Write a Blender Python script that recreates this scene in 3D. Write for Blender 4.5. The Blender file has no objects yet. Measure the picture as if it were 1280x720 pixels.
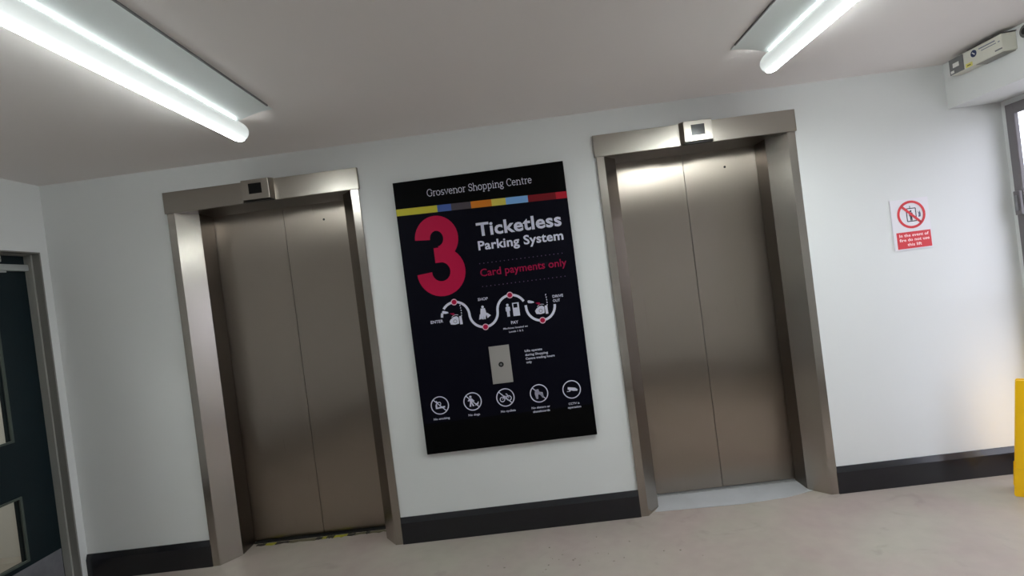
import bpy, bmesh, math, random
from mathutils import Matrix, Vector

random.seed(7)
sc = bpy.context.scene
COL = sc.collection
PI = math.pi

# ------------------------------------------------------------------ camera
EYE = (0.0, -3.3006, 1.49)
RIGHT = (0.99176, 0.02350, -0.12593)
DOWN = (-0.12574, -0.00957, -0.99202)
FWD = (-0.02452, 0.99968, -0.00654)
cd = bpy.data.cameras.new('camera')
cam = bpy.data.objects.new('camera', cd)
COL.objects.link(cam)
cd.sensor_width = 36.0
cd.lens = 680 / 1280 * 36.0
cd.clip_start = 0.02
r, d, f = Vector(RIGHT), Vector(DOWN), Vector(FWD)
M = Matrix((r, -d, -f)).transposed().to_4x4()
M.translation = EYE
cam.matrix_world = M
sc.camera = cam

# ------------------------------------------------------------------ world, exposure
w = bpy.data.worlds.new('overcast_sky')
sc.world = w
w.use_nodes = True
bg = w.node_tree.nodes['Background']
bg.inputs['Color'].default_value = (0.88, 0.83, 1.0, 1)
bg.inputs['Strength'].default_value = 4.1
vs = sc.view_settings
vs.view_transform = 'Standard'
vs.look = 'None'
vs.gamma = 1.0
vs.use_curve_mapping = False
vs.exposure = 0.2


# ------------------------------------------------------------------ materials
def srgb(*c):
    return tuple((v / 255 / 12.92) if v / 255 <= 0.04045 else ((v / 255 + 0.055) / 1.055) ** 2.4 for v in c) + (1,)


def mat(name, col, rough=0.6, metal=0.0, spec=0.5, noise=None, bump=None, **kw):
    """noise = (scale, amount): procedural tone variation; bump = (scale, strength)."""
    m = bpy.data.materials.new(name)
    m.use_nodes = True
    nt = m.node_tree
    b = nt.nodes['Principled BSDF']
    b.inputs['Base Color'].default_value = col
    b.inputs['Roughness'].default_value = rough
    b.inputs['Metallic'].default_value = metal
    b.inputs['Specular IOR Level'].default_value = spec
    for k, v in kw.items():
        b.inputs[k.replace('_', ' ')].default_value = v
    if noise or bump:
        tc = nt.nodes.new('ShaderNodeTexCoord')
    if noise:
        n = nt.nodes.new('ShaderNodeTexNoise')
        n.inputs['Scale'].default_value = noise[0]
        n.inputs['Detail'].default_value = 6
        nt.links.new(tc.outputs['Object'], n.inputs['Vector'])
        mp = nt.nodes.new('ShaderNodeMapRange')
        mp.inputs['From Min'].default_value = 0.3
        mp.inputs['From Max'].default_value = 0.7
        mp.inputs['To Min'].default_value = 1 - noise[1]
        mp.inputs['To Max'].default_value = 1 + noise[1]
        nt.links.new(n.outputs['Fac'], mp.inputs['Value'])
        mx = nt.nodes.new('ShaderNodeVectorMath')
        mx.operation = 'SCALE'
        mx.inputs[0].default_value = col[:3]
        nt.links.new(mp.outputs['Result'], mx.inputs['Scale'])
        nt.links.new(mx.outputs['Vector'], b.inputs['Base Color'])
    if bump:
        n2 = nt.nodes.new('ShaderNodeTexNoise')
        n2.inputs['Scale'].default_value = bump[0]
        n2.inputs['Detail'].default_value = 4
        nt.links.new(tc.outputs['Object'], n2.inputs['Vector'])
        bp = nt.nodes.new('ShaderNodeBump')
        bp.inputs['Strength'].default_value = bump[1]
        bp.inputs['Distance'].default_value = 0.002
        nt.links.new(n2.outputs['Fac'], bp.inputs['Height'])
        nt.links.new(bp.outputs['Normal'], b.inputs['Normal'])
    return m


def steel_mat(name, col, rough, aniso):
    m = bpy.data.materials.new(name)
    m.use_nodes = True
    nt = m.node_tree
    b = nt.nodes['Principled BSDF']
    b.inputs['Metallic'].default_value = 1
    b.inputs['Anisotropic'].default_value = aniso
    tc = nt.nodes.new('ShaderNodeTexCoord')
    mp = nt.nodes.new('ShaderNodeMapping')
    mp.inputs['Scale'].default_value = (900, 900, 2.0)      # vertical brushing
    nt.links.new(tc.outputs['Object'], mp.inputs['Vector'])
    n = nt.nodes.new('ShaderNodeTexNoise')
    n.inputs['Scale'].default_value = 1
    n.inputs['Detail'].default_value = 3
    nt.links.new(mp.outputs['Vector'], n.inputs['Vector'])
    r1 = nt.nodes.new('ShaderNodeMapRange')
    r1.inputs['To Min'].default_value = rough - 0.012
    r1.inputs['To Max'].default_value = rough + 0.012
    nt.links.new(n.outputs['Fac'], r1.inputs['Value'])
    nt.links.new(r1.outputs['Result'], b.inputs['Roughness'])
    r2 = nt.nodes.new('ShaderNodeMapRange')
    r2.inputs['To Min'].default_value = 0.985
    r2.inputs['To Max'].default_value = 1.015
    nt.links.new(n.outputs['Fac'], r2.inputs['Value'])
    sm = nt.nodes.new('ShaderNodeVectorMath')
    sm.operation = 'SCALE'
    sm.inputs[0].default_value = col
    nt.links.new(r2.outputs['Result'], sm.inputs['Scale'])
    nt.links.new(sm.outputs['Vector'], b.inputs['Base Color'])
    tg = nt.nodes.new('ShaderNodeCombineXYZ')
    tg.inputs['X'].default_value = 1.0
    tg.inputs['Y'].default_value = 0.15
    nt.links.new(tg.outputs['Vector'], b.inputs['Tangent'])
    return m


def emit(name, col, s):
    m = bpy.data.materials.new(name)
    m.use_nodes = True
    b = m.node_tree.nodes['Principled BSDF']
    b.inputs['Base Color'].default_value = (0.8, 0.8, 0.8, 1)
    b.inputs['Emission Color'].default_value = col
    b.inputs['Emission Strength'].default_value = s
    return m


def tube_mat(LAMP, LAMP_TOP):
    """Lit fluorescent diffuser: glow graded by facing, with a bright top band added to light the reflector."""
    m = bpy.data.materials.new('lit_diffuser')
    m.use_nodes = True
    nt = m.node_tree
    b = nt.nodes['Principled BSDF']
    b.inputs['Base Color'].default_value = (0.6, 0.62, 0.6, 1)
    b.inputs['Roughness'].default_value = 0.3
    b.inputs['Emission Color'].default_value = (0.925, 1.0, 0.985, 1)
    tc = nt.nodes.new('ShaderNodeTexCoord')
    sp = nt.nodes.new('ShaderNodeSeparateXYZ')
    nt.links.new(tc.outputs['Normal'], sp.inputs['Vector'])
    rp = nt.nodes.new('ShaderNodeMapRange')
    rp.inputs['From Min'].default_value = -1
    rp.inputs['From Max'].default_value = 1
    nt.links.new(sp.outputs['Z'], rp.inputs['Value'])
    cr = nt.nodes.new('ShaderNodeValToRGB')
    e = cr.color_ramp.elements
    e[0].position, e[0].color = 0.0, (1, 1, 1, 1)
    e[1].position, e[1].color = 1.0, (LAMP_TOP / LAMP,) * 3 + (1,)
    for p, v in ((0.05, 0.45), (0.085, 1.2 / LAMP), (0.15, 0.7 / LAMP), (0.34, LAMP_SIDE * 1.2 / LAMP), (0.5, LAMP_SIDE / LAMP), (0.84, LAMP_SIDE / LAMP), (0.90, LAMP_TOP / LAMP)):
        k = e.new(p)
        k.color = (v, v, v, 1)
    nt.links.new(rp.outputs['Result'], cr.inputs['Fac'])
    ml = nt.nodes.new('ShaderNodeMath')
    ml.operation = 'MULTIPLY'
    ml.inputs[1].default_value = LAMP
    nt.links.new(cr.outputs['Color'], ml.inputs[0])
    nt.links.new(ml.outputs['Value'], b.inputs['Emission Strength'])
    return m


LAMP_SIDE = 0.42
WALL = mat('wall_paint', srgb(221, 222, 222), 0.55, spec=0.3, noise=(1.3, 0.015), bump=(140, 0.12))
CEIL = mat('ceiling_paint', srgb(238, 232, 230), 0.7, spec=0.2, noise=(0.9, 0.015), bump=(90, 0.1))
SKIRT = mat('charcoal_skirting', srgb(25, 25, 30), 0.22, spec=0.5, noise=(6, 0.02))
STEEL = steel_mat('brushed_steel', (0.37, 0.32, 0.278), 0.28, 0.9)
STEEL_FRAME = steel_mat('brushed_frame_steel', (0.40, 0.365, 0.33), 0.24, 0.5)
STEEL_HEAD = steel_mat('brushed_header_steel', (0.36, 0.33, 0.295), 0.30, 0.4)
STEEL_SHADED = steel_mat('shaded_recess_steel', (0.17, 0.148, 0.128), 0.3, 0.6)  # frame steel darkened: shade inside the lift recess put into the colour
DARKGAP = mat('dark_gap', srgb(14, 13, 12), 0.8)
SILL = mat('aluminium_sill', srgb(170, 172, 175), 0.45, 0.6, noise=(30, 0.1))
THRESH = mat('pale_threshold', srgb(176, 178, 182), 0.5, noise=(9, 0.05))
BLACK = mat('black_gloss', srgb(5, 5, 6), 0.35, spec=0.35)
SCREEN = mat('dark_display', srgb(4, 4, 5), 0.2, spec=0.4)
BOARD = mat('sign_black', srgb(2, 2, 3), 0.6, spec=0.08)
NAVY = mat('sign_navy', srgb(2, 2, 16), 0.6, spec=0.1)
INK = mat('print_white', srgb(214, 214, 232), 0.5, spec=0.2)
INK2 = mat('print_grey', srgb(170, 168, 186), 0.5, spec=0.2)
CRIM = mat('print_crimson', srgb(178, 8, 62), 0.5, spec=0.2)
CRIMD = mat('print_dark_crimson', srgb(150, 4, 60), 0.5, spec=0.2)
DOTS = mat('print_dull_dots', srgb(92, 72, 104), 0.5, spec=0.2)
WHITE = mat('white_plastic', srgb(232, 230, 226), 0.35)
CREAM = mat('cream_plastic', srgb(214, 212, 200), 0.4)
GREYP = mat('grey_plastic', srgb(112, 112, 114), 0.45)
REFL = mat('white_reflector', srgb(232, 238, 238), 0.35)
RED = mat('sign_red', srgb(206, 30, 42), 0.4)
SIGNW = mat('sign_white', srgb(226, 222, 228), 0.4)
YELLOW = mat('yellow_plastic', srgb(250, 196, 0), 0.35, noise=(5, 0.03))
TAPEY = mat('tape_yellow', srgb(170, 164, 36), 0.5, noise=(40, 0.15))
TAPEK = mat('tape_black', srgb(16, 15, 12), 0.5)
TAPEW = mat('tape_scuffed', srgb(104, 98, 76), 0.6, noise=(40, 0.3))
FRAMEG = mat('grey_door_frame', srgb(122, 120, 116), 0.5, noise=(4, 0.04))
FRAMEL = mat('grey_frame_stop', srgb(150, 149, 144), 0.5, noise=(4, 0.04))
DOORP = mat('dark_teal_door', srgb(8, 25, 31), 0.45, spec=0.3, noise=(3, 0.1))
BEAD = mat('glazing_bead', srgb(70, 78, 72), 0.4)
ALU = mat('aluminium_kick', srgb(158, 158, 166), 0.38, 0.7, noise=(20, 0.08))
ALUL = mat('aluminium_bar', srgb(186, 190, 190), 0.35, 0.5)
WINF = mat('window_frame_grey', srgb(112, 107, 110), 0.45, noise=(5, 0.04))
PAVE = mat('outdoor_paving', srgb(165, 163, 158), 0.8, noise=(2, 0.1), bump=(30, 0.3))
BEIGE = mat('corridor_paint', srgb(203, 199, 192), 0.6)
BLUE = mat('badge_blue', srgb(36, 52, 92), 0.4)
GLASS = bpy.data.materials.new('clear_glass')
GLASS.use_nodes = True
_nt = GLASS.node_tree
_nt.nodes.remove(_nt.nodes['Principled BSDF'])
_t = _nt.nodes.new('ShaderNodeBsdfTransparent')
_t.inputs['Color'].default_value = (0.93, 0.97, 0.95, 1)
_g = _nt.nodes.new('ShaderNodeBsdfGlossy')
_g.inputs['Roughness'].default_value = 0.02
_lw = _nt.nodes.new('ShaderNodeLayerWeight')
_pw = _nt.nodes.new('ShaderNodeMath')
_pw.operation = 'POWER'
_pw.inputs[1].default_value = 5.0
_nt.links.new(_lw.outputs['Facing'], _pw.inputs[0])
_fr = _nt.nodes.new('ShaderNodeMapRange')
_fr.inputs['To Min'].default_value = 0.04
_nt.links.new(_pw.outputs['Value'], _fr.inputs['Value'])
_mx = _nt.nodes.new('ShaderNodeMixShader')
_nt.links.new(_fr.outputs['Result'], _mx.inputs['Fac'])
_nt.links.new(_t.outputs['BSDF'], _mx.inputs[1])
_nt.links.new(_g.outputs['BSDF'], _mx.inputs[2])
_nt.links.new(_mx.outputs['Shader'], _nt.nodes['Material Output'].inputs['Surface'])


def floor_mat():
    m = mat('floor_screed', srgb(170, 163, 155), 0.42, spec=0.4)
    nt = m.node_tree
    b = nt.nodes['Principled BSDF']
    tc = nt.nodes.new('ShaderNodeTexCoord')

    def noise(scale, detail, lo, hi, a, c, dist=0.0):
        n = nt.nodes.new('ShaderNodeTexNoise')
        n.inputs['Scale'].default_value = scale
        n.inputs['Detail'].default_value = detail
        n.inputs['Distortion'].default_value = dist
        nt.links.new(tc.outputs['Object'], n.inputs['Vector'])
        q = nt.nodes.new('ShaderNodeMapRange')
        q.inputs['From Min'].default_value = lo
        q.inputs['From Max'].default_value = hi
        q.inputs['To Min'].default_value = a
        q.inputs['To Max'].default_value = c
        nt.links.new(n.outputs['Fac'], q.inputs['Value'])
        return q.outputs['Result']
    big = noise(1.1, 5, 0.3, 0.7, 0.93, 1.05, 0.6)
    fine = noise(14, 8, 0.3, 0.7, 0.965, 1.03)
    scuff = noise(3.2, 9, 0.62, 0.72, 1.0, 0.86, 1.5)
    v = big
    for o in (fine, scuff):
        mm = nt.nodes.new('ShaderNodeMath')
        mm.operation = 'MULTIPLY'
        nt.links.new(v, mm.inputs[0])
        nt.links.new(o, mm.inputs[1])
        v = mm.outputs['Value']
    hue = nt.nodes.new('ShaderNodeMix')
    hue.data_type = 'RGBA'
    hue.inputs['A'].default_value = srgb(167, 161, 149)
    hue.inputs['B'].default_value = srgb(166, 152, 146)
    nt.links.new(noise(2.0, 4, 0.35, 0.65, 0, 1), hue.inputs['Factor'])
    s = nt.nodes.new('ShaderNodeVectorMath')
    s.operation = 'SCALE'
    nt.links.new(hue.outputs['Result'], s.inputs[0])
    nt.links.new(v, s.inputs['Scale'])
    nt.links.new(s.outputs['Vector'], b.inputs['Base Color'])
    nt.links.new(noise(5, 6, 0.3, 0.7, 0.34, 0.5), b.inputs['Roughness'])
    return m


FLOOR = floor_mat()


# ------------------------------------------------------------------ mesh helpers
class MB:
    def __init__(self):
        self.v, self.f = [], []

    def box(self, x0, x1, y0, y1, z0, z1):
        n = len(self.v)
        self.v += [(x0, y0, z0), (x1, y0, z0), (x1, y1, z0), (x0, y1, z0), (x0, y0, z1), (x1, y0, z1), (x1, y1, z1), (x0, y1, z1)]
        self.f += [tuple(n + i for i in q) for q in ((0, 3, 2, 1), (4, 5, 6, 7), (0, 1, 5, 4), (1, 2, 6, 5), (2, 3, 7, 6), (3, 0, 4, 7))]
        return self

    def prism(self, pts, axis, a, b):
        """2-D polygon extruded along an axis from a to b; pts are the other two coordinates in xyz order."""
        n, k = len(self.v), len(pts)
        for t in (a, b):
            for p, q in pts:
                self.v.append({'x': (t, p, q), 'y': (p, t, q), 'z': (p, q, t)}[axis])
        self.f.append(tuple(range(n, n + k)))
        self.f.append(tuple(range(n + 2 * k - 1, n + k - 1, -1)))
        for i in range(k):
            j = (i + 1) % k
            self.f.append((n + i, n + k + i, n + k + j, n + j))
        return self

    def poly(self, pts, y):
        """flat polygon facing -y: print on a sign face."""
        n = len(self.v)
        self.v += [(p, y, q) for p, q in pts]
        self.f.append(tuple(range(n, n + len(pts))))
        return self

    def ribbon(self, pts, wd, y):
        """flat stroke of width wd along 2-D points."""
        L, Rr = [], []
        for i, p in enumerate(pts):
            a = pts[max(i - 1, 0)]
            b = pts[min(i + 1, len(pts) - 1)]
            if i == len(pts) - 1 and a == b:
                a = pts[i - 1]
            dx, dz = b[0] - a[0], b[1] - a[1]
            l = math.hypot(dx, dz) or 1
            nx, nz = -dz / l * wd / 2, dx / l * wd / 2
            L.append((p[0] + nx, p[1] + nz))
            Rr.append((p[0] - nx, p[1] - nz))
        n = len(self.v)
        for a, b in zip(L, Rr):
            self.v += [(a[0], y, a[1]), (b[0], y, b[1])]
        for i in range(len(pts) - 1):
            self.f.append((n + 2 * i, n + 2 * i + 1, n + 2 * i + 3, n + 2 * i + 2))
        return self

    def disc(self, cx, cz, r, y, n=24):
        return self.poly([(cx + r * math.cos(2 * PI * i / n), cz + r * math.sin(2 * PI * i / n)) for i in range(n)], y)

    def ring(self, cx, cz, r, wd, y, n=36):
        return self.ribbon([(cx + r * math.cos(2 * PI * i / n), cz + r * math.sin(2 * PI * i / n)) for i in range(n + 1)], wd, y)

    def cyl(self, c, r, axis, a, b, n=24, r2=None):
        r2 = r if r2 is None else r2
        k = len(self.v)
        for t, rr in ((a, r), (b, r2)):
            for i in range(n):
                p, q = c[0] + rr * math.cos(2 * PI * i / n), c[1] + rr * math.sin(2 * PI * i / n)
                self.v.append({'x': (t, p, q), 'y': (p, t, q), 'z': (p, q, t)}[axis])
        self.f.append(tuple(range(k, k + n)))
        self.f.append(tuple(range(k + 2 * n - 1, k + n - 1, -1)))
        for i in range(n):
            j = (i + 1) % n
            self.f.append((k + i, k + n + i, k + n + j, k + j))
        return self

    def build(self, name, m, parent=None, bevel=0, smooth=False):
        me = bpy.data.meshes.new(name)
        me.from_pydata(self.v, [], self.f)
        bm = bmesh.new()
        bm.from_mesh(me)
        bmesh.ops.recalc_face_normals(bm, faces=bm.faces)
        bm.to_mesh(me)
        bm.free()
        me.materials.append(m)
        if smooth:
            for p in me.polygons:
                p.use_smooth = True
        o = bpy.data.objects.new(name, me)
        COL.objects.link(o)
        if parent:
            o.parent = parent
            o.matrix_parent_inverse = Matrix.Identity(4)
            o.location = -origin(parent)
        if bevel:
            b = o.modifiers.new('bevel', 'BEVEL')
            b.width = bevel
            b.segments = 2
            b.limit_method = 'ANGLE'
        return o


def origin(o):
    p = Vector((0, 0, 0))
    while o:
        p += Vector(o.location)
        o = o.parent
    return p


def thing(name, loc, label, cat, group=None):
    o = bpy.data.objects.new(name, None)
    COL.objects.link(o)
    o.empty_display_size = 0.1
    o.location = loc
    return tag(o, label, cat, group)


def tag(o, label, cat, group=None):
    o['label'] = label
    o['category'] = cat
    if group:
        o['group'] = group
    return o


def struct(o):
    o['kind'] = 'structure'
    return o


def text(body, x0, x1, zb, cap, y, name, m, parent, bold=0.0, ref=None):
    """lettering fitted between x0 and x1 on baseline zb with capital height cap."""
    cu = bpy.data.curves.new(name, 'FONT')
    cu.body = body
    cu.size = 1.0
    cu.offset = bold
    cu.space_character = 1.0 + 2.2 * max(0.0, bold - 0.01)
    cu.resolution_u = 3
    t = bpy.data.objects.new(name, cu)
    COL.objects.link(t)
    dg = bpy.context.evaluated_depsgraph_get()
    me = bpy.data.meshes.new_from_object(t.evaluated_get(dg))
    bpy.data.objects.remove(t)
    xs = [v.co.x for v in me.vertices]
    a, b = min(xs), max(xs)
    sx = (x1 - x0) / (b - a)
    sz = cap / (0.727 + 2 * bold)
    off = -origin(parent)
    for v in me.vertices:
        v.co = Vector((x0 + (v.co.x - a) * sx, y, zb + (v.co.y + bold) * sz))
    me.materials.clear()
    me.materials.append(m)
    me.name = name
    o = bpy.data.objects.new(name, me)
    COL.objects.link(o)
    o.parent = parent
    o.location = off
    return o


# ------------------------------------------------------------------ room shell
XL, XR, CE, YF = -2.906, 2.93, 2.462, -3.52          # left wall, right wall, ceiling, wall behind the viewer
LIFTS = (-1.5279, 1.114)
JO, JI, SX, SD, DD = 0.594, 0.548, 0.4628, 0.098, 0.265
Z1, Z2, HW = 2.183, 2.3134, 0.6035
OPEN = JO - 0.006                                    # half-width of the opening behind the frame

mb = MB().box(XL - 2.2, XR + 0.12, YF - 0.15, 0.6, -0.1, 0.0)
struct(mb.build('floor', FLOOR))
mb = MB().box(XL - 0.12, XR + 0.12, YF - 0.15, 0.6, CE, CE + 0.1)
struct(mb.build('ceiling', CEIL))
mb = MB()
xs = [XL - 0.12, LIFTS[0] - OPEN, LIFTS[0] + OPEN, LIFTS[1] - OPEN, LIFTS[1] + OPEN, XR + 0.014]
for i in (0, 2, 4):
    mb.box(xs[i], xs[i + 1], 0, 0.5, 0, CE)
for c in LIFTS:
    mb.box(c - OPEN, c + OPEN, 0, 0.5, Z1 + 0.02, CE)
struct(mb.build('wall_back', WALL))
# left wall with the doorway beside the corner
DY0, DY1, DZ = -0.053, -1.06, 2.045
mb = MB().box(XL - 0.12, XL, DY0, 0, 0, CE).box(XL - 0.12, XL, YF, DY1, 0, CE).box(XL - 0.12, XL, DY1, DY0, DZ, CE)
struct(mb.build('wall_left', WALL))
# right wall: a tall glazed screen starts at the corner
WY0, WY1, WZ0, WZ1 = -0.034, -1.22, 0.0, 2.165
mb = MB().box(XR, XR + 0.014, WY0, 0, 0, CE).box(XR, XR + 0.12, YF, WY1, 0, CE).box(XR, XR + 0.12, WY1, WY0, WZ1, CE)
struct(mb.build('wall_right', WALL))
struct(MB().box(XL - 0.12, XR + 0.12, YF - 0.15, YF, 0, CE).build('wall_front', WALL))
# boxed-in bulkhead along the right wall
struct(MB().box(2.62, XR, YF, 0, 2.195, CE).build('trim_1', WALL, bevel=0.004))


def skirting(x0, x1):
    pr = [(0, 0), (-0.018, 0), (-0.018, 0.128), (-0.006, 0.160), (0, 0.160)]
    struct(MB().prism(pr, 'x', x0, x1).build('baseboard_back', SKIRT))


skirting(XL, LIFTS[0] - JO)
skirting(LIFTS[0] + JO, LIFTS[1] - JO)
skirting(LIFTS[1] + JO, XR)
pr = [(XL, 0), (XL + 0.018, 0), (XL + 0.018, 0.128), (XL + 0.006, 0.160), (XL, 0.160)]
struct(MB().prism(pr, 'y', YF, DY1 - 0.02).build('baseboard_left', SKIRT))
pr = [(YF, 0), (YF + 0.018, 0), (YF + 0.018, 0.128), (YF + 0.006, 0.160), (YF, 0.160)]
struct(MB().prism(pr, 'x', XL + 0.018, XR - 0.018).build('baseboard_front', SKIRT))
pr = [(XR, 0), (XR - 0.018, 0), (XR - 0.018, 0.128), (XR - 0.006, 0.160), (XR, 0.160)]
struct(MB().prism(pr, 'y', YF, WY1 - 0.02).build('baseboard_right', SKIRT))

# glazed screen in the right wall
win = struct(MB().box(XR - 0.012, XR + 0.012, WY0 - 0.055, WY0, 0, WZ1)
             .box(XR - 0.012, XR + 0.012, WY1, WY1 + 0.06, 0, WZ1)
             .box(XR - 0.012, XR + 0.012, WY1 + 0.06, WY0 - 0.055, WZ1 - 0.06, WZ1)
             .box(XR - 0.012, XR + 0.012, WY1 + 0.06, WY0 - 0.055, 0, 0.09)
             .build('window_1', WINF, bevel=0.003))
for yy in (-0.64,):
    MB().box(XR - 0.008, XR + 0.012, yy - 0.03, yy + 0.03, 0.09, WZ1 - 0.06).build('mullion', WINF, win)
for ya, yb in ((WY0 - 0.055, -0.61), (-0.67, WY1 + 0.06)):
    MB().box(XR + 0.004, XR + 0.008, yb, ya, 0.09, WZ1 - 0.06).build('pane', GLASS, win)
    MB().box(XR - 0.008, XR + 0.012, yb, ya, 1.02, 1.07).build('transom', WINF, win)
h = MB().box(XR - 0.03, XR - 0.012, WY0 - 0.05, WY0 - 0.008, 1.52, 1.66).build('hinge', WINF, win, bevel=0.004)
MB().cyl((XR - 0.036, WY0 - 0.03), 0.008, 'z', 1.545, 1.635, 12).build('hinge_pin', GREYP, h)
struct(MB().box(XR + 0.12, XR + 30, -25, 25, -0.12, -0.02).build('pavement', PAVE))

# left door: grey frame, dark door with glazed panels, kick plate and closer
d1 = struct(MB().box(XL - 0.10, XL - 0.045, DY0 - 0.02, DY0, 0, DZ).box(XL - 0.10, XL - 0.045, DY1, DY1 + 0.02, 0, DZ)
            .box(XL - 0.10, XL - 0.045, DY1, DY0, DZ - 0.012, DZ)
            .build('door_1', FRAMEL, bevel=0.002))
MB().box(XL - 0.045, XL + 0.0, DY0 - 0.010, DY0, 0, DZ).box(XL - 0.045, XL, DY1, DY1 + 0.010, 0, DZ) \
    .box(XL - 0.045, XL, DY1, DY0, DZ - 0.008, DZ).build('door_lining', FRAMEG, d1, bevel=0.001)
LX0, LX1 = XL - 0.135, XL - 0.088
y1, y0 = DY0 - 0.022, DY1 + 0.022
gy1, gy0 = -0.285, y0 + 0.21
leaf = MB().box(LX0, LX1, gy1, y1, 0.01, DZ - 0.014).box(LX0, LX1, y0, gy0, 0.01, DZ - 0.014) \
    .box(LX0, LX1, gy0, gy1, 0.01, 0.275).box(LX0, LX1, gy0, gy1, 0.645, 0.955).box(LX0, LX1, gy0, gy1, 1.80, DZ - 0.014) \
    .build('door_leaf', DOORP, d1)
for za, zb in ((0.275, 0.645), (0.955, 1.80)):
    MB().box(LX0 + 0.02, LX0 + 0.026, gy0, gy1, za, zb).build('pane', GLASS, leaf)
    MB().box(LX1 - 0.002, LX1 + 0.006, gy1 - 0.014, gy1, za, zb).box(LX1 - 0.002, LX1 + 0.006, gy0, gy0 + 0.014, za, zb) \
        .box(LX1 - 0.002, LX1 + 0.006, gy0 + 0.014, gy1 - 0.014, zb - 0.012, zb).box(LX1 - 0.002, LX1 + 0.006, gy0 + 0.014, gy1 - 0.014, za, za + 0.012) \
        .build('glazing_bead', BEAD, leaf)
MB().box(LX1, LX1 + 0.002, y0 + 0.01, y1 - 0.006, 0.02, 0.247).build('kick_plate', ALU, leaf)
MB().box(LX1, LX1 + 0.03, y0 + 0.03, y1 - 0.004, 1.938, 1.976).build('closer_rail', ALUL, d1, bevel=0.004)
cl = MB().box(LX1 + 0.0, LX1 + 0.045, -0.55, -0.26, 1.985, 2.025).build('door_closer', ALUL, d1, bevel=0.005)
MB().box(LX1 + 0.03, LX1 + 0.04, -0.42, -0.235, 1.925, 1.936).build('closer_arm', ALUL, cl)

# corridor beyond the left door
cx = XL - 2.2
struct(MB().box(cx - 0.1, cx, -3.2, 0.6, 0, CE).build('wall_corridor', BEIGE))
struct(MB().box(cx, XL - 0.12, 0.5, 0.6, 0, CE).box(cx, XL - 0.12, -3.2, -3.1, 0, CE).build('wall_corridor_end', BEIGE))
struct(MB().box(cx - 0.1, XL - 0.12, -3.2, 0.6, CE, CE + 0.1).build('ceiling_corridor', CEIL))
lt = thing('corridor_light', (XL - 1.1, -0.8, CE), 'round flush white ceiling light in the corridor beyond the dark door', 'light')
MB().cyl((XL - 1.1, -0.8), 0.17, 'z', CE - 0.03, CE, 32).build('base', WHITE, lt)
MB().cyl((XL - 1.1, -0.8), 0.13, 'z', CE - 0.07, CE - 0.03, 32, 0.16).build('diffuser', emit('corridor_lamp', (1, 0.97, 0.95, 1), 62), lt, smooth=False)


# ------------------------------------------------------------------ lifts
def make_lift(c, label, indicator_x, tape):
    t = thing('lift_entrance', (c, 0, 0), label, 'lift')
    E = -0.014
    # portal frame: each jamb has a flat front, a splayed cheek and a return to the doors
    for s in (-1, 1):
        pts = [(JO, 0.03), (JO, E), (JI, E), (SX, SD), (SX + 0.012, SD + 0.008), (JI + 0.012, 0.03)]
        MB().prism([(c + s * p, q) for p, q in pts], 'z', 0.001, Z1 + 0.004).build('jamb', STEEL_FRAME, t)
        MB().box(*sorted((c + s * (SX + 0.002), c + s * (SX + 0.014))), SD + 0.002, DD - 0.010, 0.001, Z1).build('return_panel', STEEL_SHADED, t)
    hd = MB().box(c - HW, c + HW, -0.022, 0.0, Z1, Z2).build('header', STEEL_HEAD, t, bevel=0.0025)
    MB().box(c - OPEN, c + OPEN, 0.0, DD + 0.08, Z1, Z1 + 0.015).build('soffit', STEEL_SHADED, t)
    # two centre-opening door panels
    for s in (-1, 1):
        a, b = (c + 0.0018, c + SX + 0.10) if s > 0 else (c - SX - 0.10, c - 0.0018)
        p = MB().box(a, b, DD, DD + 0.03, 0.010, Z1 + 0.03).build('door_panel', STEEL, t)
        if s > 0:
            q = MB().cyl((c + 0.265, 2.072), 0.0075, 'y', DD - 0.002, DD + 0.001, 16).build('release_keyhole', BLACK, p)
    MB().box(c - SX - 0.10, c + SX + 0.10, DD + 0.031, DD + 0.05, 0.0, Z1 + 0.03).build('landing_gap', DARKGAP, t)
    MB().box(c - SX + 0.001, c + SX - 0.001, DD - 0.028, DD + 0.045, 0.0005, 0.005).build('sill', DARKGAP if tape else SILL, t)
    # floor indicator box on the header
    ind = MB()
    ix, wv, hv = indicator_x, 0.083, 0.060
    zc = Z1 + 0.068
    F, B = -0.072, -0.020
    n = 0
    ind.v = [(ix - wv - 0.012, B, zc - hv - 0.006), (ix + wv + 0.012, B, zc - hv - 0.006), (ix + wv + 0.012, B, zc + hv + 0.006), (ix - wv - 0.012, B, zc + hv + 0.006),
             (ix - wv, F, zc - hv), (ix + wv, F, zc - hv), (ix + wv, F, zc + hv), (ix - wv, F, zc + hv)]
    ind.f = [(0, 1, 2, 3), (4, 5, 6, 7), (0, 1, 5, 4), (1, 2, 6, 5), (2, 3, 7, 6), (3, 0, 4, 7)]
    io = ind.build('floor_indicator', STEEL_HEAD, t, bevel=0.002)
    MB().box(ix - 0.039, ix + 0.039, F - 0.0015, F + 0.001, zc - 0.026, zc + 0.036).build('display', SCREEN, io)
    MB().box(ix - wv - 0.004, ix + wv + 0.004, F + 0.004, B, zc - hv - 0.0095, zc - hv - 0.0065).build('undershadow_strip', BLACK, io)  # black strip standing in for the shade under the indicator box
    return t


make_lift(LIFTS[0], 'brushed steel lift entrance left of the black parking sign, yellow tape scraps on doorstep', LIFTS[0] - 0.005, True)
right_lift = make_lift(LIFTS[1], 'brushed steel lift entrance right of the black parking sign, pale threshold at foot', LIFTS[1] + 0.008, False)

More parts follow.
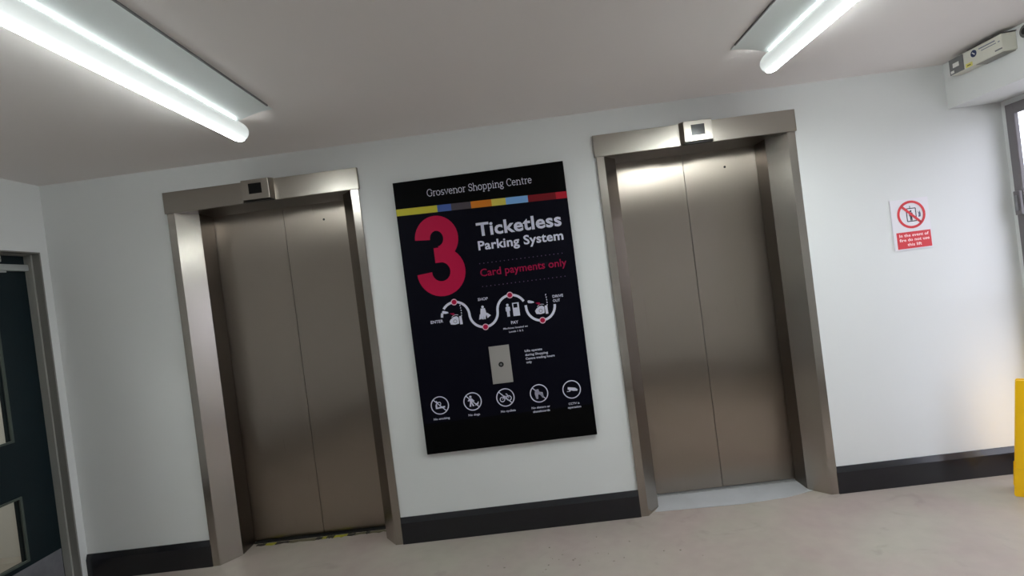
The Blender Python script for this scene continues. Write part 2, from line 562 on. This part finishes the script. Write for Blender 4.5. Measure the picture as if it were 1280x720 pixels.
# pale threshold patch in front of the right lift
c = LIFTS[1]
pts = [(c - SX, DD - 0.029), (c - SX, SD), (c - 0.50, 0.03), (c + 0.02, 0.0), (c + 0.30, 0.02), (c + SX + 0.015, 0.072), (c + SX, SD), (c + SX, DD - 0.029)]
MB().prism(pts, 'z', 0.0, 0.003).build('threshold', THRESH, right_lift)['label'] = 'pale grey worn threshold strip'

# worn hazard tape on the left lift's doorstep
tp = thing('hazard_tape', (LIFTS[0], DD - 0.06, 0), 'tattered black and yellow hazard tape along the doorstep of the left-hand lift', 'tape')
X0, X1 = LIFTS[0] - SX + 0.03, LIFTS[0] + SX - 0.03
segs = [(0.00, 0.07, 'k'), (0.07, 0.15, 'y'), (0.15, 0.25, 'k'), (0.25, 0.46, 'w'), (0.46, 0.51, 'k'), (0.51, 0.54, 'y'), (0.54, 0.60, 'k'), (0.60, 0.70, 'y'), (0.70, 0.76, 'k'), (0.76, 0.84, 'w'), (0.84, 0.87, 'k'), (0.87, 1.0, 'w')]
for a, b, k in segs:
    xa, xb = X0 + (X1 - X0) * a, X0 + (X1 - X0) * b
    n = 5
    top, bot = [], []
    for i in range(n + 1):
        x = xa + (xb - xa) * i / n
        top.append((x, DD - 0.036 - random.uniform(0, 0.006)))
        bot.append((x, DD - 0.066 - random.uniform(-0.008, 0.012)))
    MB().prism(bot + top[::-1], 'z', 0.0003, 0.0022 + random.uniform(0, 0.002)).build('tape_strip', {'k': TAPEK, 'y': TAPEY, 'w': TAPEW}[k], tp)


# ------------------------------------------------------------------ parking sign
SY = -0.026                                       # printed face
PX0, PX1, PZ0, PZ1 = -0.7178, 0.3176, 0.5302, 2.1872
sg = thing('parking_sign', (-0.2, 0, PZ0), 'large black wall sign with a crimson numeral and parking instructions between the two lifts', 'sign')
MB().box(PX0, PX1, SY, -0.0005, PZ0, PZ1).build('board', BOARD, sg, bevel=0.002)
L1, L2, L3, L4 = SY - 0.0004, SY - 0.0008, SY - 0.0012, SY - 0.0016
MB().poly([(PX0 + 0.002, 0.716), (PX1 - 0.002, 0.716), (PX1 - 0.002, 1.972), (PX0 + 0.002, 1.984)], L1).build('printed_field', NAVY, sg)
ss = [(PX0 + 0.001, -0.467, (196, 186, 58)), (-0.467, -0.383, (72, 98, 168)), (-0.383, -0.263, (78, 72, 80)), (-0.263, -0.138, (206, 120, 34)),
      (-0.138, -0.052, (206, 192, 86)), (-0.052, 0.082, (122, 170, 224)), (0.082, 0.250, (112, 14, 24)), (0.250, PX1 - 0.001, (176, 24, 44))]
for a, b, cc in ss:
    za = 2.026 + (2.004 - 2.026) * (a - PX0) / (PX1 - PX0)
    zb = 2.026 + (2.004 - 2.026) * (b - PX0) / (PX1 - PX0)
    MB().poly([(a, za - 0.041), (b, zb - 0.041), (b, zb), (a, za)], L2).build('colour_stripe', mat('stripe_print', srgb(*cc), 0.5, spec=0.2), sg)


# shop-centre heading in a light serif: every letter is a set of pen strokes with feet
def arc(cx, cz, rx, rz, a0, a1, n=12):
    return [(cx + rx * math.cos(math.radians(a0 + (a1 - a0) * i / n)), cz + rz * math.sin(math.radians(a0 + (a1 - a0) * i / n))) for i in range(n + 1)]


def foot(x, z, h=0.13):
    return [(x - h, z), (x + h, z)]


XH = 0.68
GL = {
    'G': (0.86, [arc(0.44, 0.5, 0.40, 0.5, 45, 320), [(0.75, 0.20), (0.75, 0.46)], foot(0.72, 0.46), [(0.72, 0.86), (0.74, 0.68)]]),
    'r': (0.46, [[(0.14, 0), (0.14, XH)], arc(0.36, 0.40, 0.22, 0.26, 170, 60), foot(0.14, 0), [(0.02, XH), (0.14, XH)]]),
    'o': (0.66, [arc(0.32, XH / 2, 0.28, XH / 2, 0, 360, 20)]),
    's': (0.52, [arc(0.26, 0.51, 0.19, 0.17, 30, 270, 9) + arc(0.26, 0.17, 0.20, 0.17, 90, -150, 9)[1:]]),
    'v': (0.62, [[(0.06, XH), (0.31, 0), (0.56, XH)], foot(0.06, XH, 0.09), foot(0.56, XH, 0.09)]),
    'e': (0.60, [[(0.05, 0.37), (0.54, 0.37)] + arc(0.30, XH / 2, 0.25, XH / 2, 5, 320, 18)]),
    'n': (0.74, [[(0.14, 0), (0.14, XH)], arc(0.37, 0.38, 0.23, 0.29, 170, 0) + [(0.60, 0)], foot(0.14, 0), foot(0.60, 0), [(0.02, XH), (0.14, XH)]]),
    'h': (0.74, [[(0.14, 0), (0.14, 1.04)], arc(0.37, 0.38, 0.23, 0.29, 170, 0) + [(0.60, 0)], foot(0.14, 0), foot(0.60, 0), [(0.02, 1.04), (0.14, 1.04)]]),
    'S': (0.62, [arc(0.31, 0.745, 0.23, 0.25, 25, 270, 10) + arc(0.31, 0.25, 0.25, 0.25, 90, -155, 10)[1:], [(0.54, 0.92), (0.54, 0.74)], [(0.06, 0.28), (0.06, 0.08)]]),
    'p': (0.70, [[(0.14, -0.30), (0.14, XH)], arc(0.36, XH / 2, 0.25, XH / 2, 160, -160, 18), foot(0.14, -0.30), [(0.02, XH), (0.14, XH)]]),
    'i': (0.32, [[(0.16, 0), (0.16, XH)], foot(0.16, 0), [(0.04, XH), (0.16, XH)], [(0.16, 0.88), (0.16, 0.99)]]),
    'g': (0.62, [arc(0.28, 0.45, 0.21, 0.23, 0, 360, 16), arc(0.28, -0.12, 0.24, 0.17, 90, 450, 16), [(0.14, 0.26), (0.12, 0.14), (0.28, 0.05)], [(0.44, 0.62), (0.58, 0.66)]]),
    'C': (0.76, [arc(0.42, 0.5, 0.38, 0.5, 48, 312), [(0.68, 0.90), (0.70, 0.68)]]),
    't': (0.44, [[(0.18, 0.90), (0.18, 0.14)] + arc(0.30, 0.13, 0.12, 0.13, 180, 300, 6), [(0.03, XH), (0.40, XH)]]),
    ' ': (0.34, []),
}
word = 'Grosvenor Shopping Centre'
tot = sum(GL[k][0] for k in word) + 0.05 * (len(word) - 1)
sx = (0.118 + 0.518) / tot
sz = 0.042
x = -0.518
mb = MB()
for k in word:
    wd, strokes = GL[k]
    for st in strokes:
        mb.ribbon([(x + px * sx, 2.080 + pz * sz) for px, pz in st], 0.0036, L2)
    x += (wd + 0.05) * sx
mb.build('heading_lettering', INK, sg)

# big crimson 3: two bowls and a short bar
mb = MB()
W3 = 0.091
u = (-0.4945, 1.8215)
l = (-0.4915, 1.620)
ru, rl = 0.093, 0.101
up = [(u[0] + ru * math.cos(math.radians(a)) * 0.92, u[1] + ru * math.sin(math.radians(a))) for a in range(180, -81, -10)]
lo = [(l[0] + rl * math.cos(math.radians(a)), l[1] + rl * math.sin(math.radians(a)) * 1.02) for a in range(80, -181, -10)]
mb.ribbon(up, W3, L2).ribbon(lo, W3, L2 - 0.0001)
mb.poly([(-0.520, 1.676), (-0.445, 1.676), (-0.445, 1.766), (-0.520, 1.766)], L2 - 0.0002)
mb.build('numeral', CRIM, sg)

text('Ticketless', -0.249, 0.264, 1.802, 0.086, L2, 'lettering', INK, sg, 0.026)
text('Parking System', -0.251, 0.264, 1.718, 0.059, L2, 'lettering', INK, sg, 0.024)
text('Card payments only', -0.259, 0.264, 1.560, 0.048, L2, 'lettering', CRIMD, sg, 0.012)
for z in (1.6385, 1.499):
    mb = MB()
    for i in range(21):
        mb.disc(-0.255 + 0.4995 * i / 20, z, 0.0032, L2, 8)
    mb.build('dotted_rule', DOTS, sg)

# route diagram
A, B_, Cc, D_ = (-0.438, 1.428), (-0.268, 1.256), (-0.099, 1.428), (0.078, 1.253)


def quarter(p, q, horiz_at_p):
    """quarter ellipse from p to q, flat at p when horiz_at_p, else steep at p."""
    out = []
    for i in range(11):
        a = PI / 2 * i / 10
        if horiz_at_p:
            out.append((p[0] + (q[0] - p[0]) * math.sin(a), p[1] + (q[1] - p[1]) * (1 - math.cos(a))))
        else:
            out.append((p[0] + (q[0] - p[0]) * (1 - math.cos(a)), p[1] + (q[1] - p[1]) * math.sin(a)))
    return out


P0_, P1_, P2_, P3_, P4_ = (-0.522, 1.344), (-0.355, 1.342), (-0.184, 1.342), (-0.011, 1.342), (0.162, 1.340)
p_ = quarter(P0_, A, False)
mb = MB().ribbon(p_[0:3], 0.0145, L2).ribbon(p_[4:] + quarter(A, P1_, True)[1:] + quarter(P1_, B_, False)[1:] + quarter(B_, P2_, True)[1:] +
                                          quarter(P2_, Cc, False)[1:] + quarter(Cc, P3_, True)[1:8], 0.0145, L2)
mb.ribbon(quarter(Cc, P3_, True)[9:] + quarter(P3_, D_, False)[1:] + quarter(D_, P4_, True)[1:], 0.0145, L2)
mb.build('route_line', INK, sg)
for n in (A, B_, Cc, D_):
    s = MB().disc(n[0], n[1], 0.0195, L3).build('route_stop', mat('stop_ring', srgb(232, 190, 206), 0.5, spec=0.2), sg)
    MB().disc(n[0], n[1], 0.0145, L4).build('stop_centre', CRIM, s)

text('ENTER', -0.594, -0.518, 1.3145, 0.019, L2, 'lettering', INK, sg, 0.02)
text('SHOP', -0.294, -0.233, 1.4165, 0.018, L2, 'lettering', INK, sg, 0.02)
text('PAY', -0.112, -0.068, 1.253, 0.019, L2, 'lettering', INK, sg, 0.02)
text('Machines located on', -0.163, -0.015, 1.2255, 0.0115, L2, 'lettering', INK, sg, 0.02)
text('Levels 1 & 2', -0.131, -0.045, 1.203, 0.0115, L2, 'lettering', INK, sg, 0.02)
text('DRIVE', 0.155, 0.219, 1.379, 0.0175, L2, 'lettering', INK, sg, 0.02)
text('OUT', 0.154, 0.197, 1.353, 0.0175, L2, 'lettering', INK, sg, 0.02)


def person(mb, x, z, s, y):
    """standing figure, s = height, feet at z."""
    mb.disc(x, z + s * 0.9, s * 0.1, y, 14)
    mb.poly([(x - s * .17, z + s * .42), (x - s * .17, z + s * .72), (x - s * .10, z + s * .78), (x + s * .10, z + s * .78), (x + s * .17, z + s * .72), (x + s * .17, z + s * .42),
             (x + s * .12, z + s * .42), (x + s * .11, z + s * .64), (x + s * .10, z), (x + s * .01, z), (x, z + s * .38), (x - s * .01, z), (x - s * .10, z), (x - s * .11, z + s * .64), (x - s * .12, z + s * .42)], y)


# shopper with carrier bags
mb = MB()
x, z, s = -0.271, 1.303, 0.083
mb.disc(x, z + s * .90, s * .095, L2, 14)
mb.poly([(x - .013, z + .066), (x + .013, z + .066), (x + .019, z + .030), (x + .012, z + .012), (x + .010, z), (x + .002, z), (x, z + .02), (x - .002, z), (x - .010, z), (x - .012, z + .012), (x - .019, z + .030)], L2)
mb.poly([(x - .022, z + .032), (x - .014, z + .032), (x - .012, z + .004), (x - .030, z + .001)], L3)
mb.poly([(x + .016, z + .036), (x + .024, z + .036), (x + .044, z + .019), (x + .022, z + .004)], L3)
mb.build('pictogram', INK, sg)
mb = MB()
person(mb, -0.121, 1.300, 0.078, L2)
mb.build('pictogram', INK, sg)
mb = MB()
a, b, z0, z1 = -0.092, -0.052, 1.299, 1.379
mb.poly([(a, z0), (b, z0), (b, z0 + .050), (a, z0 + .050)], L2).poly([(a, z1 - .006), (b, z1 - .006), (b, z1), (a, z1)], L2)
mb.poly([(a, z0 + .05), (a + .006, z0 + .05), (a + .006, z1 - .006), (a, z1 - .006)], L2).poly([(b - .010, z0 + .05), (b, z0 + .05), (b, z1 - .006), (b - .010, z1 - .006)], L2)
mb.build('pictogram', INK, sg)


def car_scene(x, z):
    """car nose with head lamps, barrier post, dashed raised barrier, camera and crimson flash."""
    mb = MB()
    mb.poly([(x - .042, z), (x - .036, z - .018), (x - .012, z - .022), (x + .014, z - .018), (x + .016, z + .018), (x + .004, z + .028), (x - .014, z + .026), (x - .034, z + .012)], L2)
    mb.poly([(x + .020, z - .024), (x + .036, z - .024), (x + .034, z + .026), (x + .019, z + .026)], L2)
    for i in range(5):
        mb.ribbon([(x + .034 + .003 * math.sin(i), z + .024 + i * .0155), (x + .035, z + .033 + i * .0155)], .0048, L2)
    mb.ribbon(arc(x, z + .010, .030, .027, 150, 60, 8), .003, L2)
    mb.build('pictogram', INK, sg)
    MB().ring(x - .008, z - .002, .010, .003, L3, 14).build('pictogram', GREYP, sg)
    cx_, cz_ = x - .061, z + .056
    MB().poly([(cx_ - .020, cz_ + .008), (cx_ - .012, cz_ + .014), (cx_ + .016, cz_ + .004), (cx_ + .020, cz_ - .004), (cx_ + .004, cz_ - .006), (cx_ - .016, cz_ - .003)], L3).build('pictogram', INK, sg)
    MB().poly([(cx_ + .026, cz_ - .006), (cx_ + .050, cz_ - .026), (cx_ + .056, cz_ - .016), (cx_ + .052, cz_ - .007)], L2).build('pictogram', CRIMD, sg)


car_scene(-0.438, 1.314)
car_scene(0.082, 1.313)

for body, xa, xb, z in (('Lifts operate', -0.052, 0.053, 1.076), ('during Shopping', -0.052, 0.085, 1.0515), ('Centre trading hours', -0.052, 0.123, 1.0285), ('only', -0.051, -0.018, 1.0065)):
    text(body, xa, xb, z, 0.0145, L2, 'lettering', INK, sg, 0.022)

# prohibition roundels along the foot
CZ, CR = 0.8185, 0.0525
CX = (-0.603, -0.403, -0.203, 0.0015, 0.199)
for i, x in enumerate(CX):
    mb = MB().ring(x, CZ, CR, 0.0058, L2)
    if i < 4:
        k = CR * 0.707
        mb.ribbon([(x - k, CZ + k), (x + k, CZ - k)], 0.0055, L3)
    mb.build('roundel', INK, sg)
mb = MB()
x, z = CX[0], CZ
mb.poly([(x - .024, z - .020), (x + .030, z - .016), (x + .031, z - .006), (x - .012, z - .010)], L3)
mb.poly([(x - .026, z - .020), (x - .016, z - .016), (x - .016, z + .006), (x - .027, z + .004)], L3)
mb.ribbon([(x - .022, z + .006), (x - .012, z + .018), (x - .020, z + .028)], .006, L3).ribbon(arc(x - .002, z + .010, .009, .010, 150, -90, 8), .005, L3)
mb.build('pictogram', INK, sg)
mb = MB()
x = CX[1]
mb.disc(x - .010, z + .029, .0075, L3, 14)
mb.poly([(x - .019, z + .018), (x - .003, z + .020), (x + .003, z + .012), (x + .012, z + .002), (x + .009, z - .002), (x - .002, z + .006), (x - .003, z - .006), (x + .008, z - .028), (x - .002, z - .029), (x - .009, z - .010), (x - .012, z - .030), (x - .022, z - .029), (x - .016, z - .004), (x - .019, z + .006), (x - .026, z + .002), (x - .029, z + .006)], L3)
mb.poly([(x + .016, z - .014), (x + .026, z - .014), (x + .032, z - .004), (x + .037, z - .006), (x + .034, z - .014), (x + .032, z - .026), (x + .028, z - .020), (x + .020, z - .020), (x + .018, z - .027), (x + .014, z - .026)], L3)
mb.build('pictogram', INK, sg)
mb = MB()
x = CX[2]
mb.ring(x - .019, z - .010, .014, .005, L3, 20).ring(x + .021, z - .006, .014, .005, L3, 20)
mb.ribbon([(x - .019, z - .010), (x - .006, z + .006), (x + .016, z + .008), (x + .021, z - .006)], .004, L3).ribbon([(x - .006, z + .006), (x, z - .010), (x + .016, z + .008)], .004, L3)
mb.ribbon([(x + .016, z + .008), (x + .012, z + .018), (x + .004, z + .022)], .005, L3).ribbon([(x - .013, z + .007), (x - .002, z + .008)], .007, L3)
mb.build('pictogram', INK, sg)
mb = MB()
x = CX[3]
mb.poly([(x - .022, z + .024), (x - .002, z + .026), (x + .002, z + .010), (x + .022, z + .004), (x + .026, z - .022), (x + .012, z - .020), (x + .006, z - .008), (x - .006, z - .006), (x - .008, z - .026), (x - .022, z - .024), (x - .026, z)], L3)
mb.disc(x - .014, z - .026, .007, L3, 12).disc(x + .020, z - .022, .006, L3, 12)
mb.build('pictogram', INK2, sg)
mb = MB()
x = CX[4]
mb.poly([(x - .022, z + .016), (x + .022, z + .008), (x + .036, z - .004), (x + .032, z - .012), (x + .010, z - .010), (x - .010, z - .004), (x - .024, z + .002)], L3)
mb.poly([(x - .030, z - .012), (x - .010, z - .012), (x - .006, z - .004), (x - .014, z - .002), (x - .016, z - .008), (x - .030, z - .008)], L3)
mb.build('pictogram', INK, sg)
for body, xa, xb, z in (('No smoking', -0.650, -0.553, 0.732), ('No dogs', -0.438, -0.368, 0.732), ('No cyclists', -0.240, -0.151, 0.730), ('No skaters or', -0.054, 0.058, 0.729),
                        ('skateboards', -0.048, 0.054, 0.7055), ('CCTV is', 0.170, 0.235, 0.727), ('operation', 0.163, 0.242, 0.705)):
    text(body, xa, xb, z, 0.0135, L2, 'lettering', INK, sg, 0.022)

# lift call plate on the sign
cp = thing('lift_call_plate', (-0.2045, SY, 0.905), 'small brushed steel lift call plate with a black round button on the black sign', 'call panel')
MB().box(-0.266, -0.143, SY - 0.006, SY - 0.0005, 0.907, 1.134).build('faceplate', mat('satin_steel', (0.42, 0.40, 0.385, 1), 0.5, 0.6), cp, bevel=0.001)
b = MB().cyl((-0.203, 1.021), 0.0155, 'y', SY - 0.012, SY - 0.006, 24).build('call_button', BLACK, cp)
MB().cyl((-0.203, 1.021), 0.007, 'y', SY - 0.0135, SY - 0.012, 16).build('button_centre', GREYP, b)

# ------------------------------------------------------------------ fire notice
FY = -0.006
fs = thing('fire_notice', (2.325, 0, 1.397), 'small white and red do-not-use-lift fire notice on the wall right of the lifts', 'sign')
MB().box(2.213, 2.4365, FY, -0.0005, 1.397, 1.698).build('notice_board', SIGNW, fs)
f1, f2, f3, f4 = FY - .0004, FY - .0008, FY - .0012, FY - .0016
x, z = 2.330, 1.604
MB().ring(x, z, 0.0755, 0.0145, f4, 48).ribbon([(x - .052, z + .052), (x + .052, z - .052)], .0145, f4).build('prohibition_ring', RED, fs)
k = mat('print_black', srgb(28, 30, 44), 0.5)
mb = MB()
for a, b_ in (((-.026, -.040), (.028, -.040)), ((.028, -.040), (.028, .036)), ((.028, .036), (-.026, .036)), ((-.026, .036), (-.026, -.040))):
    mb.ribbon([(x + a[0], z + a[1]), (x + b_[0], z + b_[1])], .0055, f1)
person(mb, x - .002, z - .036, .062, f2)
mb.ribbon([(x - .004, z + .036), (x - .004, z + .052)], .004, f1)
mb.build('pictogram', k, fs)
MB().poly([(x + .040, z - .020), (x + .054, z - .018), (x + .056, z), (x + .050, z + .020), (x + .047, z + .006), (x + .040, z + .016), (x + .044, z - .004)], f1).build('pictogram', mat('print_flame', srgb(84, 92, 120), 0.5), fs)
MB().box(2.2305, 2.431, FY - .0005, FY, 1.4045, 1.503).build('red_panel', RED, fs)
wp = mat('print_pink_white', srgb(255, 226, 226), 0.5)
text('In the event of', 2.246, 2.418, 1.4745, 0.0185, f2, 'lettering', wp, fs, 0.02)
text('fire do not use', 2.244, 2.420, 1.4475, 0.0185, f2, 'lettering', wp, fs, 0.02)
text('this lift', 2.288, 2.372, 1.4190, 0.0185, f2, 'lettering', wp, fs, 0.02)


# ------------------------------------------------------------------ fluorescent fittings


def fitting(x, y1, length, label, under, top):
    y0 = y1 - length
    t = thing('fluorescent_fitting', (x, (y0 + y1) / 2, CE), label, 'light')
    R_, zc = 0.045, 2.390
    MB().box(x - 0.008, x + 0.008, y0 + 0.05, y1 - 0.06, zc + 0.036, CE).build('spine', WHITE, t)
    # rounded diffuser with domed ends
    mb = MB()
    n = 28
    prof = [(y0, 0.55), (y0 + .004, 0.78), (y0 + .012, 0.93), (y0 + .03, 1.0), (y0 + .098, 1.0), (y0 + .102, 1.0), (y1 - .102, 1.0), (y1 - .098, 1.0), (y1 - .03, 1.0), (y1 - .012, 0.93), (y1 - .004, 0.78), (y1, 0.55)]
    for yy, k_ in prof:
        for i in range(n):
            a = 2 * PI * i / n
            mb.v.append((x + R_ * k_ * math.cos(a), yy, zc + R_ * k_ * math.sin(a)))
    for j in range(len(prof) - 1):
        for i in range(n):
            q = (i + 1) % n
            mb.f.append((j * n + i, j * n + q, (j + 1) * n + q, (j + 1) * n + i))
    mb.f.append(tuple(range(n)))
    mb.f.append(tuple(range((len(prof) - 1) * n, len(prof) * n)))
    df = mb.build('diffuser', tube_mat(under, top), t, smooth=True)
    df.data.materials.append(tube_mat(under, LAMP_SIDE))          # ends without the added top glow, to keep it off the ceiling
    for p in df.data.polygons:
        if p.center.y > y1 - 0.10 or p.center.y < y0 + 0.10:
            p.material_index = 1
    for s in (-1, 1):
        inner = s * x < 0                                # only the wing towards the room's middle is full width
        pr_ = [(.024, zc + .044), (.030, zc + .034), (.050, zc + .040), (.085, zc + .050), (.130, zc + .0575), (.198, zc + .0625), (.198, zc + .0645), (.130, zc + .062), (.085, zc + .056), (.050, zc + .048)]
        if not inner:
            continue
        cove = [(.024 + .174 * k / 12, zc + .033 + (CE - .003 - zc - .033) * (1 - (1 - k / 12) ** 1.8)) for k in range(13)]
        pr_ = cove + [(p, q + .002) for p, q in cove[::-1]]
        MB().prism([(x + s * p, q) for p, q in pr_], 'y', y0 + 0.07, y1 - 0.075).build('reflector', REFL, t)
        MB().prism([(x + s * .197, CE - .007), (x + s * .2025, CE - .007), (x + s * .2025, CE), (x + s * .197, CE)], 'y', y0 + 0.07, y1 - 0.13).build('edge_shadow_strip', GREYP, t)  # grey strip painting the dark shadow gap along the reflector edge
    return t


fitting(-1.284, -0.66, 1.52, 'lit fluorescent ceiling fitting with white reflector wing, in front of the left lift', 66.0, 66.0)
fitting(1.302, -0.62, 1.52, 'lit fluorescent ceiling fitting with white reflector wing, in front of the right lift', 158.0, 78.0)

# ------------------------------------------------------------------ emergency unit on the bulkhead
SXF = 2.62
em = thing('emergency_light_unit', (SXF, -0.31, 2.35), 'cream battery unit with blue badge and grey meter window on the white bulkhead, top right', 'control box')
FX = 2.552
MB().prism([(SXF, -0.128), (SXF, -0.482), (FX, -0.474), (FX, -0.136)], 'z', 2.350, 2.440).build('housing', CREAM, em, bevel=0.004)
MB().prism([(SXF, -0.25), (SXF, -0.485), (FX - 0.002, -0.477), (FX - 0.002, -0.262)], 'z', 2.4405, 2.4445).build('lid_shadow_strip', mat('lid_shadow_grey', srgb(70, 66, 64), 0.5), em)  # dark strip drawn as the shadow line along the housing top
mw = MB().box(FX - 0.004, FX + 0.002, -0.233, -0.138, 2.352, 2.436).build('meter_window', GREYP, em)
MB().box(FX - 0.005, FX - 0.004, -0.205, -0.163, 2.386, 2.410).build('meter_card', WHITE, mw)
MB().box(FX - 0.005, FX - 0.004, -0.168, -0.146, 2.358, 2.372).build('meter_switch', WHITE, mw)
bd = MB().cyl((-0.302, 2.410), 0.0185, 'x', FX - 0.0015, FX, 24).build('badge', BLUE, em)
MB().prism([(-0.312, 2.404), (-0.306, 2.402), (-0.292, 2.416), (-0.298, 2.418)], 'x', FX - 0.0022, FX - 0.0015).build('badge_mark', WHITE, bd)
ty = mat('print_slate', srgb(120, 124, 140), 0.5)
for ya, yb, z0, z1, m_ in ((-0.335, -0.435, 2.417, 2.423, ty), (-0.350, -0.440, 2.404, 2.408, ty), (-0.452, -0.462, 2.404, 2.409, ty), (-0.430, -0.472, 2.364, 2.371, GREYP)):
    MB().box(FX - 0.001, FX, yb, ya, z0, z1).build('label_print', m_, em)
yl = MB().box(FX - 0.001, FX, -0.288, -0.244, 2.353, 2.374).build('warning_label', mat('label_yellow', srgb(222, 214, 110), 0.5), em)
MB().box(FX - 0.0016, FX - 0.001, -0.277, -0.254, 2.360, 2.365).build('label_print', mat('print_olive', srgb(84, 80, 40), 0.5), yl)
MB().box(FX + 0.008, SXF, -0.47, -0.30, 2.3465, 2.3495).build('base_shadow_strip', mat('base_shadow_grey', srgb(150, 148, 140), 0.5), em)  # grey strip painted as the shadow along the unit's underside
kn = thing('round_sounder', (SXF, -0.545, 2.41), 'dark grey round sounder on the bulkhead at the right picture edge, beside the cream unit', 'alarm')
MB().cyl((-0.560, 2.408), 0.032, 'x', SXF - 0.030, SXF - 0.0005, 28, 0.036).build('body', mat('sounder_grey', srgb(92, 92, 90), 0.5), kn, bevel=0.003)
MB().cyl((-0.560, 2.408), 0.016, 'x', SXF - 0.034, SXF - 0.030, 20).build('grille', BLACK, kn)

# ------------------------------------------------------------------ yellow folding floor sign
ys = thing('floor_sign', (2.502, -0.281, 0), 'bright yellow plastic A-frame floor sign by the right wall, cut by the picture edge', 'sign')


def aframe(side):
    """one panel: trapezoid outline, lower kick band, standing on the floor and leaning to the hinge."""
    yb, yt = (-0.281, -0.246) if side < 0 else (-0.130, -0.205)
    hx = 2.69
    H = 0.632
    th = 0.012 * side

    def row(z, hw):
        k_ = z / H
        y = yb + (yt - yb) * k_
        return (hx - hw, hx + hw, y)

    mb = MB()
    lv = [(0.0, 0.183), (0.012, 0.187), (0.150, 0.175), (0.1505, 0.171), (0.600, 0.131), (0.625, 0.128), (H, 0.122)]
    for z, hw in lv:
        a, b, y = row(z, hw)
        bulge = 0.003 * side if z <= 0.1502 else 0
        mb.v += [(a, y - th / 2 + bulge, z), (b, y - th / 2 + bulge, z), (b, y + th / 2 - bulge, z), (a, y + th / 2 - bulge, z)]
    for i in range(len(lv) - 1):
        n = i * 4
        for q in range(4):
            r_ = (q + 1) % 4
            mb.f.append((n + q, n + r_, n + 4 + r_, n + 4 + q))
    mb.f.append((0, 1, 2, 3))
    n = (len(lv) - 1) * 4
    mb.f.append((n, n + 1, n + 2, n + 3))
    return mb.build('panel', YELLOW, ys, bevel=0.003)


aframe(-1)
aframe(1)
MB().cyl((-0.2255, 0.622), 0.011, 'x', 2.60, 2.78, 16).build('hinge_bar', YELLOW, ys)
ys.rotation_euler = (0, 0, math.radians(-40))

# ------------------------------------------------------------------ loose grit on the floor
mb = MB()
for i in range(30):
    gx, gy = random.gauss(0.12, 0.22), random.gauss(-0.42, 0.09)
    a, q, hh = random.uniform(0, PI), random.uniform(0.002, 0.007), random.uniform(0.001, 0.003)
    mb.prism([(gx + q * math.cos(a + k * 2 * PI / 5) * random.uniform(.6, 1.2), gy + q * math.sin(a + k * 2 * PI / 5) * random.uniform(.5, 1)) for k in range(5)], 'z', 0.0, hh)
gr = tag(mb.build('floor_grit', mat('grit', srgb(150, 143, 134), 0.8, noise=(60, 0.3))), 'scattered pale grit and scuffs on the floor below the parking sign', 'debris')
gr['kind'] = 'stuff'
